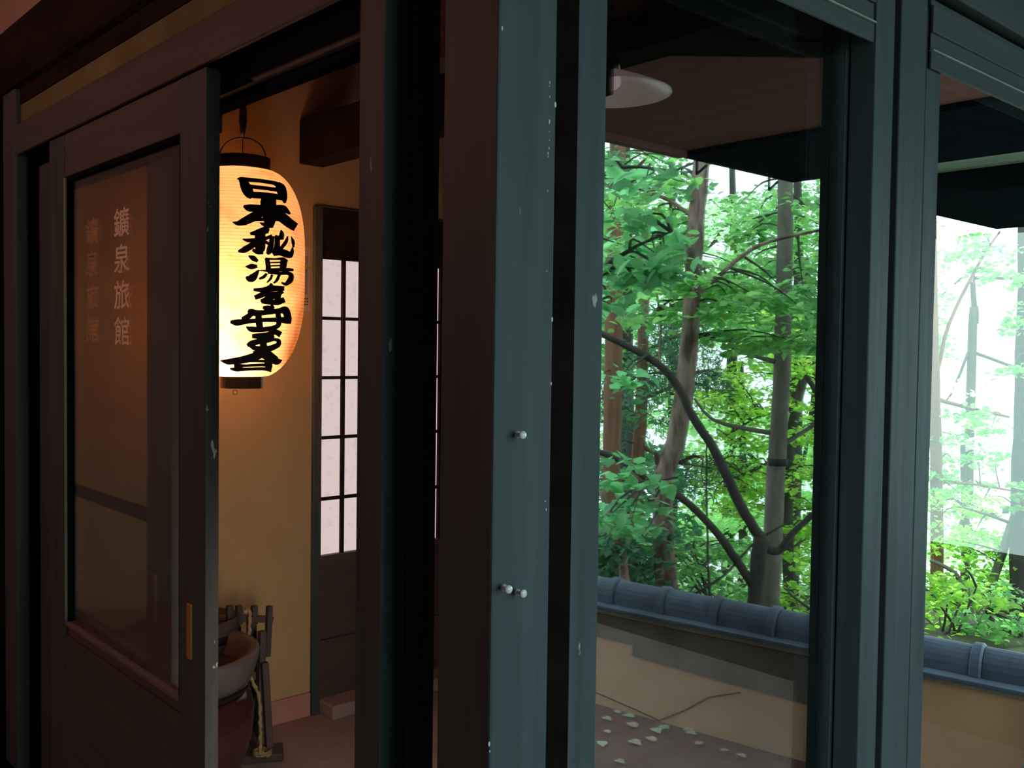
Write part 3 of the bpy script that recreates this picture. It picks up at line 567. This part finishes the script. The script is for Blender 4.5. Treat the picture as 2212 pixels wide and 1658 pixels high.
# ---- pendant lamp over the terrace
lc = at(1321, 198, 2.9); lam = empty('pendant_lamp', (lc.x, lc.y, lc.z), label='pale unlit saucer pendant lamp with added glow under the brown soffit', category='lamp')
MB().lathe([(.026, .062), (.06, .050), (.12, .026), (.178, .0), (.180, -.004), (.176, -.002), (.12, .021), (.06, .045), (.026, .056)], 56, lc, True).build('shade', 'glow_shade', lam, True)
MB().lathe([(.001, .006), (.016, .008), (.026, .018), (.029, .030), (.025, .042), (.016, .052), (.001, .055)], 28, lc).build('bulb', emat('bulb_added_glow', (1, .88, .86), .50), lam, True)  # emission added to an unlit bulb
MB().lathe([(.001, .056), (.0255, .056), (.024, .10), (.001, .105)], 20, lc).build('holder', 'black_lacquer', lam, True)
MB().tube([lc+Vector((0, 0, .10)), Vector((lc.x, lc.y, 2.6))], .004, 6).build('cord', 'black_lacquer', lam)

# ================================================================== garden wall with tiled coping
G0 = Vector((-3.335, 3.608, 0)); GD = Vector((.984, .178, 0)).normalized(); GN = Vector((-.178, .984, 0)).normalized()
def gw(s, n, z): return G0+GD*s+GN*n+Vector((0, 0, z))
def gbox(s0, s1, n0, n1, z0, z1, bev=.004):
    t_ = MB().box(s0, s1, n0, n1, z0, z1, bev); return MB().poly([gw(*v) for v in t_.v], t_.f)
gwl = empty('garden_wall', gw(.6, .08, -.4), label='low tan garden wall with blue-grey tile coping', category='wall', **S)
gbox(-1.6, 3.2, 0, .17, -.44, .085, 0).build('plaster_body', 'clay_wall', gwl)
shade_pts = [(-1.6, -.043), (.208, -.052), (.208, -.107), (.70, -.128), (1.12, -.142), (1.38, -.15), (1.38, .07), (-1.6, .07)]  # outline of the thin strip that paints shade below the coping
k = len(shade_pts); MB().poly([gw(s, -.008, z) for s, z in shade_pts]+[gw(s, .0, z) for s, z in shade_pts], [tuple(range(k)), tuple(range(k, 2*k))[::-1]]+[(i, k+i, k+(i+1) % k, (i+1) % k) for i in range(k)]).build('coping_shade_band', 'coping_shade', gwl)
gbox(-1.6, 3.2, -.035, .205, .086, .106).build('mortar_bed', 'mortar', gwl)
gbox(-1.6, 3.2, -.055, .225, .107, .125).build('flat_tile_course', 'tile', gwl)
LT = .285
for i in range(-5, 11):
    s0 = .08+i*LT; t_ = MB(); vs = []; seg = 12; sec = []
    def tsec(ss, rr): return [gw(s0+ss, .085-rr*math.cos(math.pi*j/seg), .126+(rr+.035)*math.sin(math.pi*j/seg)**.8) for j in range(seg+1)]
    for secs in (((.0, .073), (LT-.002, .0705)), ((LT-.05, .072), (LT-.044, .083), (LT-.012, .084), (LT-.004, .074))):
        sec = [tsec(*q) for q in secs]; vs = [v for r_ in sec for v in r_]
        fs = [(a*(seg+1)+j, a*(seg+1)+j+1, (a+1)*(seg+1)+j+1, (a+1)*(seg+1)+j) for a in range(len(sec)-1) for j in range(seg)]
        fs += [tuple(range(seg+1)), tuple(range((len(sec)-1)*(seg+1), len(sec)*(seg+1)))[::-1]]; t_.poly(vs, fs)
    t_.build('ridge_tile', 'tile', gwl)
ck = [gw(s, -.0015, z) for s, z in ((-.3, -.32), (.02, -.345), (.2, -.37), (.36, -.395), (.5, -.31), (.62, -.22), (.78, -.16))]
MB().tube(ck, .003, 5).build('crack', 'slot', gwl)
# fallen leaves on the terrace floor
LV = [(0, 0, 0), (.30, .16, .05), (.34, .55, .08), (0, 1, .0), (-.34, .55, .08), (-.30, .16, .05), (0, .5, -.02)]
LFc = [(0, 1, 2, 6), (6, 2, 3), (0, 6, 4, 5), (6, 3, 4)]
spots = [(1303,1548,'g'),(1340,1540,'g'),(1318,1583,'w'),(1372,1548,'g'),(1410,1572,'g'),(1440,1560,'g'),(1468,1548,'g'),(1525,1552,'g'),(1462,1505,'x'),(1418,1600,'w'),(1502,1607,'w'),(1555,1620,'w'),(1612,1635,'w'),(1360,1598,'b'),(1330,1640,'b'),(1475,1575,'b'),(1376,1570,'b'),(1300,1600,'g')]
desc = {'g': 'pale green fallen leaf', 'w': 'whitish fallen leaf', 'b': 'brown fallen leaf'}
for i, (px_, py_, kd) in enumerate(spots):
    if kd == 'x': continue
    c = onz(px_, py_, -.393); 
    if (c-G0).dot(GN) > -.03: c = c-GN*((c-G0).dot(GN)+.05)
    a = random.uniform(0, 6.28); sz = random.uniform(.045, .075); R_ = Matrix.Rotation(a, 3, 'Z')
    t_ = MB().poly([c+R_ @ Vector((x*sz*1.1, y*sz, z*sz*1.3+.0)) for x, y, z in LV], LFc)
    o = t_.build('fallen_leaf', 'leaf_fallen' if kd == 'g' else 'leaf_fallen_brown', None, True, loc=c)
    tag(o, desc[kd]+' lying on the red-brown terrace floor', 'leaf', 'fallen leaves: '+desc[kd])

# ================================================================== garden trees
LB = np.array(LV)
def leaf_mesh(C, size, name, m, parent, flat=.45, droop=.15, narrow=1.0, jitter=.35):
    n = len(C)
    if n == 0: return
    sz = size*(1+jitter*RNG.uniform(-1, 1, n)); az = RNG.uniform(0, 2*np.pi, n); pit = -droop+flat*RNG.normal(0, 1, n); rol = flat*RNG.normal(0, 1, n)
    L = LB*np.array([narrow, 1, 1]); L = L-np.array([0, .4, 0])
    v = L[None]*sz[:, None, None]
    x, y, z = v[..., 0], v[..., 1], v[..., 2]
    cr_, sr_ = np.cos(rol)[:, None], np.sin(rol)[:, None]; x, z = x*cr_+z*sr_, -x*sr_+z*cr_
    cp, sp_ = np.cos(pit)[:, None], np.sin(pit)[:, None]; y, z = y*cp-z*sp_, y*sp_+z*cp
    ca, sa = np.cos(az)[:, None], np.sin(az)[:, None]; x, y = x*ca-y*sa, x*sa+y*ca
    V = np.stack([x, y, z], -1)+np.asarray(C)[:, None, :]
    V = V.reshape(-1, 3)-np.array(parent.location)
    me = bpy.data.meshes.new(name); nv = len(V); me.vertices.add(nv); me.vertices.foreach_set('co', V.astype(np.float32).ravel())
    base = (np.arange(n)*7)[:, None]
    loops = (base+np.array([0, 1, 2, 6, 6, 2, 3, 0, 6, 4, 5, 6, 3, 4])[None]).ravel(); me.loops.add(len(loops)); me.loops.foreach_set('vertex_index', loops.astype(np.int32))
    st = ((np.arange(n)*14)[:, None]+np.array([0, 4, 7, 11])[None]).ravel(); me.polygons.add(n*4); me.polygons.foreach_set('loop_start', st.astype(np.int32)); me.polygons.foreach_set('loop_total', np.tile([4, 3, 4, 3], n).astype(np.int32))
    me.update(calc_edges=True); me.validate(); me.materials.append(M[m]); o = bpy.data.objects.new(name, me); COL.objects.link(o); o.parent = parent; return o
def path(pts, n=5, wob=.0):
    P = [Vector(p) for p in pts]; Q = []
    for i in range(len(P)-1):
        p0, p1, p2, p3 = P[max(i-1, 0)], P[i], P[i+1], P[min(i+2, len(P)-1)]
        for k in range(n):
            t = k/n; Q.append(.5*((2*p1)+(p2-p0)*t+(2*p0-5*p1+4*p2-p3)*t*t+(3*p1-p0-3*p2+p3)*t**3)+Vector((random.uniform(-wob, wob), random.uniform(-wob, wob), 0)))
    Q.append(P[-1]); return Q
def limb(name, pts, r0, r1, m, parent, seg=10, n=5, wob=.004):
    Q = path(pts, n, wob); k = len(Q); rr = [r0+(r1-r0)*i/(k-1) for i in range(k)]; return MB().tube(Q, rr, seg, .05).build(name, m, parent, True), Q
def sprays(boxes, rng):
    """layered sprays: boxes of (px0,px1,py0,py1,d0,d1,count,leaves,radius)"""
    out = []
    for (a0, a1, b0, b1, d0, d1, cnt, nl, rad) in boxes:
        for _ in range(cnt):
            c = np.array(at(rng.uniform(a0, a1), rng.uniform(b0, b1), rng.uniform(d0, d1)))
            out.append((c, nl, rad*rng.uniform(.7, 1.3)))
    return out
def foliage(parent, boxes, size, m, limbs, twm, flat=.4, narrow=1., thick=.10, droop=.15, twigs=True, name='foliage'):
    sp_ = sprays(boxes, RNG); C = []; tw = MB(); anchors = [q for L in limbs for q in L]
    for c, nl, rad in sp_:
        sx = RNG.uniform(.55, 1.0); ang = RNG.uniform(0, np.pi); u = np.array([np.cos(ang), np.sin(ang), RNG.uniform(-.2, .12)]); v = np.array([-np.sin(ang)*sx, np.cos(ang)*sx, 0])
        r = rad*np.sqrt(RNG.uniform(0, 1, nl)); th = RNG.uniform(0, 2*np.pi, nl)
        p = c[None]+np.outer(r*np.cos(th), u)+np.outer(r*np.sin(th), v); p[:, 2] += RNG.normal(0, thick*rad, nl)-.25*r*r/rad; C.append(p)
        if twigs and anchors:
            cv = Vector(c); a = min(anchors, key=lambda q: (q-cv).length_squared+.6*abs(q.z-cv.z))
            if .08 < (a-cv).length < 3.2:
                mid = a.lerp(cv, .5)+Vector((random.uniform(-.05, .05), random.uniform(-.05, .05), random.uniform(.0, .10)))
                tw.tube(path([a, mid, cv], 3), [.011, .010, .009, .008, .006, .004, .003], 4, 0, False)
    leaf_mesh(np.concatenate(C), size, name, m, parent, flat, droop, narrow)
    if tw.v: tw.build('twigs', twm, parent, True)['kind'] = 'stuff'
def to_ground(p): return Vector((p.x, p.y, gz(p.x, p.y)-.1))
def tree(label, trunk_px, D, r0, r1, bark, branches=(), cat='tree', group=None, name='tree', foot=None):
    P = [at(x, y, D+(0 if len(t_) == 0 else t_[0])) for x, y, *t_ in trunk_px]
    base = to_ground(P[-1]); P = [base]+P[::-1]
    root = empty(name, base, label=label, category=cat, group=group)
    _, Q = limb('trunk', P, r0, r1, bark, root, 12); limbs = [Q]
    for (bp, br0, br1) in branches:
        B = [at(x, y, D+(t_[0] if t_ else 0)) for x, y, *t_ in bp]; _, q = limb('branch', B, br0, br1, bark, root, 8); limbs.append(q)
    return root, limbs

# A: slender red-brown tree
r_, L_ = tree('slender red-brown tree leaning through the large pane', [(1530, 150), (1516, 345), (1502, 520), (1492, 700), (1480, 840), (1458, 960), (1432, 1040), (1434, 1160), (1440, 1270)], 7.2, .088, .055, 'bark_red',
   [([(1490, 650), (1560, 590), (1640, 530), (1770, 497)], .022, .010), ([(1500, 470), (1440, 430), (1370, 405), (1290, 395)], .018, .007), ([(1425, 1030), (1415, 975)], .03, .012), ([(1424, 790, .4), (1428, 700, .4), (1420, 620, .4), (1436, 560, .4)], .012, .006), ([(1470, 1000), (1500, 985), (1520, 992)], .02, .006)])
foliage(r_, [(1380, 1600, 540, 690, 7.4, 8.2, 30, 28, .32), (1440, 1520, 590, 640, 6.7, 6.9, 3, 40, .22), (1310, 1500, 380, 540, 7.2, 8.0, 22, 26, .30), (1560, 1760, 600, 760, 7, 7.8, 14, 60, .28)], .085, 'leaf_mid', L_, 'bark_dark')
# B: grey tree with a dark band
r_, L_ = tree('straight grey tree with a dark band round the trunk', [(1700, 250), (1697, 420), (1694, 600), (1690, 780), (1684, 900), (1676, 1040), (1668, 1200), (1662, 1300)], 8.0, .088, .060, 'bark_grey',
   [([(1670, 780), (1620, 765), (1560, 742)], .022, .010), ([(1672, 935), (1610, 925), (1540, 905), (1500, 860)], .022, .010), ([(1690, 960), (1740, 930), (1775, 905)], .024, .012)])
bnd = at(1680, 997, 8.0); MB().tube([bnd+Vector((0, 0, -.03)), bnd+Vector((0, 0, .03))], .084, 16).build('band', 'band', r_, True)
foliage(r_, [(1600, 1785, 420, 560, 8, 9.4, 12, 60, .30), (1640, 1790, 560, 760, 8, 9.4, 16, 60, .30)], .075, 'leaf_mid', L_, 'bark_dark')
# C: forked tree
r_, L_ = tree('forked tree sending a long branch up to the left', [(1645, 1160), (1638, 1220), (1632, 1305)], 7.0, .060, .055, 'bark_dark',
   [([(1645, 1165), (1600, 1090), (1548, 980), (1500, 905), (1462, 830), (1420, 785), (1360, 750), (1290, 715)], .040, .022), ([(1650, 1180), (1680, 1190), (1705, 1160), (1755, 1110)], .034, .022),
    ([(1534, 1310), (1528, 1160), (1526, 1000), (1530, 930)], .010, .005), ([(1470, 1300), (1560, 1245), (1640, 1165), (1720, 1120)], .012, .006), ([(1630, 1270), (1592, 1210), (1540, 1140), (1480, 1080), (1415, 1045), (1350, 1000), (1280, 970)], .034, .018), ([(1415, 1045), (1440, 1035), (1465, 1030)], .012, .006)])
foliage(r_, [(1290, 1410, 980, 1170, 5.8, 6.6, 14, 14, .22), (1300, 1400, 760, 830, 6.2, 6.8, 3, 12, .18)], .095, 'leaf_near', L_, 'bark_dark')
# D: cedar trunk at the left edge of the pane, broad leaves of a near tree
r_, L_ = tree('orange-barked cedar at the left edge of the large pane', [(1330, 120), (1334, 330), (1330, 520), (1326, 760), (1322, 1000), (1318, 1250)], 9.5, .10, .075, 'bark_orange')
foliage(r_, [(1290, 1480, 320, 420, 9, 10.5, 14, 34, .42), (1290, 1400, 600, 900, 9, 10.5, 12, 36, .4)], .07, 'leaf_dark', L_, 'bark_dark')
r_, L_ = tree('broad-leaved tree close to the window post, trunk hidden', [(1235, 200, .1), (1240, 500), (1243, 800), (1245, 1150)], 5.9, .05, .03, 'bark_dark',
   [([(1242, 760), (1290, 600, -.1), (1360, 540, -.2), (1450, 500, -.1)], .02, .006), ([(1240, 420), (1300, 380, .1), (1360, 360), (1460, 370)], .018, .006)])
foliage(r_, [(1290, 1440, 560, 690, 5.5, 6.2, 13, 13, .24), (1290, 1440, 330, 560, 5.6, 6.4, 15, 14, .26)], .105, 'leaf_near', L_, 'bark_dark', droop=.4)
# pine with needle tufts
r_, L_ = tree('dark pine with needle tufts behind the leaning tree', [(1394, 500), (1390, 700), (1386, 860), (1378, 1010), (1374, 1200)], 10.5, .085, .05, 'bark_orange',
   [([(1386, 860), (1440, 840), (1520, 800), (1560, 815)], .025, .01), ([(1384, 900), (1330, 880), (1300, 860)], .02, .01), ([(1380, 960), (1440, 990), (1530, 1010)], .02, .01), ([(1390, 760), (1450, 730), (1520, 700)], .02, .01)])
foliage(r_, [(1350, 1570, 690, 860, 10, 11.2, 24, 90, .20), (1300, 1420, 820, 960, 10, 11, 10, 90, .2), (1480, 1640, 980, 1060, 10, 11, 9, 90, .2), (1530, 1575, 790, 850, 10, 10.4, 4, 110, .16)], .075, 'needle', L_, 'bark_dark', flat=1.0, narrow=.22, thick=.55)
# stems
r_, L_ = tree('thin crooked stems rising behind the wall tiles at left', [(1300, 1060), (1318, 1130), (1342, 1190), (1350, 1255)], 6.9, .04, .02, 'bark_red', [([(1346, 1200), (1366, 1140), (1368, 1080), (1360, 1040)], .018, .008), ([(1330, 1160), (1352, 1100), (1350, 1050)], .014, .007)], cat='shrub', name='shrub')
foliage(r_, [(1290, 1420, 1120, 1250, 6.8, 7.8, 16, 44, .24)], .07, 'leaf_dark', L_, 'bark_dark')
# maple, bright
r_, L_ = tree('bright maple between the forked tree and the window post', [(1742, 560, .6), (1746, 760, .3), (1720, 880), (1706, 960), (1700, 1110), (1708, 1300)], 10.2, .075, .04, 'bark_dark',
   [([(1720, 880), (1640, 900), (1570, 940)], .02, .008), ([(1706, 960), (1640, 1010), (1560, 1040)], .02, .008), ([(1735, 800), (1770, 860), (1790, 930)], .03, .02)])
foliage(r_, [(1540, 1670, 800, 1100, 9.6, 11.5, 34, 90, .32), (1700, 1795, 760, 1230, 9.6, 11.5, 36, 90, .30), (1610, 1760, 640, 800, 10, 11.5, 14, 80, .32)], .06, 'leaf_bright', L_, 'bark_dark')
# pane two: big dark trunk, forked sapling, reddish trunk
r_, L_ = tree('thick dark trunk at the right edge of the rightmost pane', [(2230, 300), (2224, 700), (2216, 1000), (2212, 1250), (2208, 1400)], 10.8, .16, .13, 'bark_dark')
foliage(r_, [(2150, 2230, 480, 640, 10.2, 11, 5, 40, .25), (2180, 2230, 640, 840, 10.2, 10.8, 5, 40, .25), (2190, 2230, 1040, 1130, 10.2, 10.6, 3, 36, .2)], .085, 'leaf_mid', L_, 'bark_dark')
r_, L_ = tree('pale forked sapling above the tile coping in the rightmost pane', [(2110, 1340), (2118, 1375), (2122, 1410)], 11.0, .07, .06, 'bark_grey', [([(2110, 1350), (2150, 1240), (2190, 1120), (2225, 1040)], .055, .045), ([(2108, 1355), (2085, 1280), (2060, 1235), (2010, 1210)], .035, .02), ([(2185, 1130), (2130, 1110), (2080, 1095)], .02, .01)])
foliage(r_, [(2010, 2200, 1140, 1370, 10.8, 12.4, 30, 80, .34), (2020, 2140, 1060, 1140, 11, 12.5, 7, 60, .34)], .07, 'leaf_bright', L_, 'bark_dark')
r_, L_ = tree('reddish trunk beside the last window stile', [(2012, 300), (2014, 560), (2018, 820), (2022, 1000), (2024, 1200), (2020, 1380)], 12.5, .10, .05, 'bark_orange', [([(2019, 860), (2090, 880), (2180, 900)], .03, .015), ([(2030, 1040), (2100, 1045), (2190, 1060)], .025, .012), ([(2019, 840), (2050, 700), (2120, 560), (2160, 500)], .03, .012)])
foliage(r_, [(2020, 2130, 500, 620, 12, 13, 7, 46, .3), (2040, 2160, 860, 1000, 12, 13, 8, 60, .34), (2020, 2120, 1020, 1110, 12, 13, 6, 60, .3)], .085, 'leaf_mid', L_, 'bark_dark')
# background trees
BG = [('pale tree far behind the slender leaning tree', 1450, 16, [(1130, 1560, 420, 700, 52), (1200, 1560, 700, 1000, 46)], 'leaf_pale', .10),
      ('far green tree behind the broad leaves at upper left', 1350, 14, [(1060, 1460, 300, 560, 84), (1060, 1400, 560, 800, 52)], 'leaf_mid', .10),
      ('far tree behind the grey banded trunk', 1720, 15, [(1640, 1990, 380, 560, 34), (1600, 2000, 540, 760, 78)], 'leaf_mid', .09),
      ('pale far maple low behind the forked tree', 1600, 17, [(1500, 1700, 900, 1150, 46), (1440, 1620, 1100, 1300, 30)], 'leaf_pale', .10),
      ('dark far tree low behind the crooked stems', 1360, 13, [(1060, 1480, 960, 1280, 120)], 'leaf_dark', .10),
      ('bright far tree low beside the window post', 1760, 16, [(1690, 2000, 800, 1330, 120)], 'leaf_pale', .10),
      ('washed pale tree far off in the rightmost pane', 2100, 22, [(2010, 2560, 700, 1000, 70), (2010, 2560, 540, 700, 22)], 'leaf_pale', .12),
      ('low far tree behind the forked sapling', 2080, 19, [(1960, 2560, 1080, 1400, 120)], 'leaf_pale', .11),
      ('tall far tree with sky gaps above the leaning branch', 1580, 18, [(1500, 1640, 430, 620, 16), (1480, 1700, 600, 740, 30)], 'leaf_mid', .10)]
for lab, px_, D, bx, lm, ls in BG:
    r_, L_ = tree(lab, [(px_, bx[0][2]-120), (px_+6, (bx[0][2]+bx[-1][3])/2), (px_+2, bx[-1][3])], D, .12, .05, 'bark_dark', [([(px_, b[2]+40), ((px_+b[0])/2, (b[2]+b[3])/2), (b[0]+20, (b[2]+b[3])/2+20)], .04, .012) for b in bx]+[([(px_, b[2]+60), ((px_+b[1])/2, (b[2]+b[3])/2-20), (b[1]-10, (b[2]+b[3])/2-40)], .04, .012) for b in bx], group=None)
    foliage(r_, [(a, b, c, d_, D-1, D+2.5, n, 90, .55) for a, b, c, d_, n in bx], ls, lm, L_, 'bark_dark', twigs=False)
# undergrowth behind the wall
SH = [('dark bush behind the tiles left of the leaning trunk', 1345, 1235, 7.6, 'leaf_dark', 20), ('green bush behind the tiles right of the leaning trunk', 1520, 1270, 8.4, 'leaf_mid', 22), ('pale bush behind the forked tree foot', 1585, 1300, 10.5, 'leaf_pale', 16), ('small bush behind the tiles by the window post', 1745, 1330, 8.6, 'leaf_bright', 14), ('low bush behind the coping in the rightmost pane', 2060, 1390, 12.6, 'leaf_bright', 14), ('yellow-green bush close behind the coping left of the pale sapling', 2040, 1352, 7.4, 'leaf_bright', 12), ('leafy green bush close behind the coping right of the pale sapling', 2180, 1375, 7.6, 'leaf_mid', 11)]
for lab, px_, py_, D, lm, n in SH:
    b_ = to_ground(at(px_, py_, D)); root = empty('shrub', b_, label=lab, category='shrub')
    Ls = []
    for k in range(4):
        _, q = limb('stem', [b_, b_.lerp(at(px_+random.uniform(-40, 40), py_-30, D), .5)+Vector((.03*k, 0, 0)), at(px_+random.uniform(-70, 70), py_-random.uniform(30, 90), D)], .016, .006, 'bark_dark', root, 6); Ls.append(q)
    foliage(root, [(px_-90, px_+90, py_-110, py_+40, D-.5, D+.8, n, 60, .26)], .06, lm, Ls, 'bark_dark')
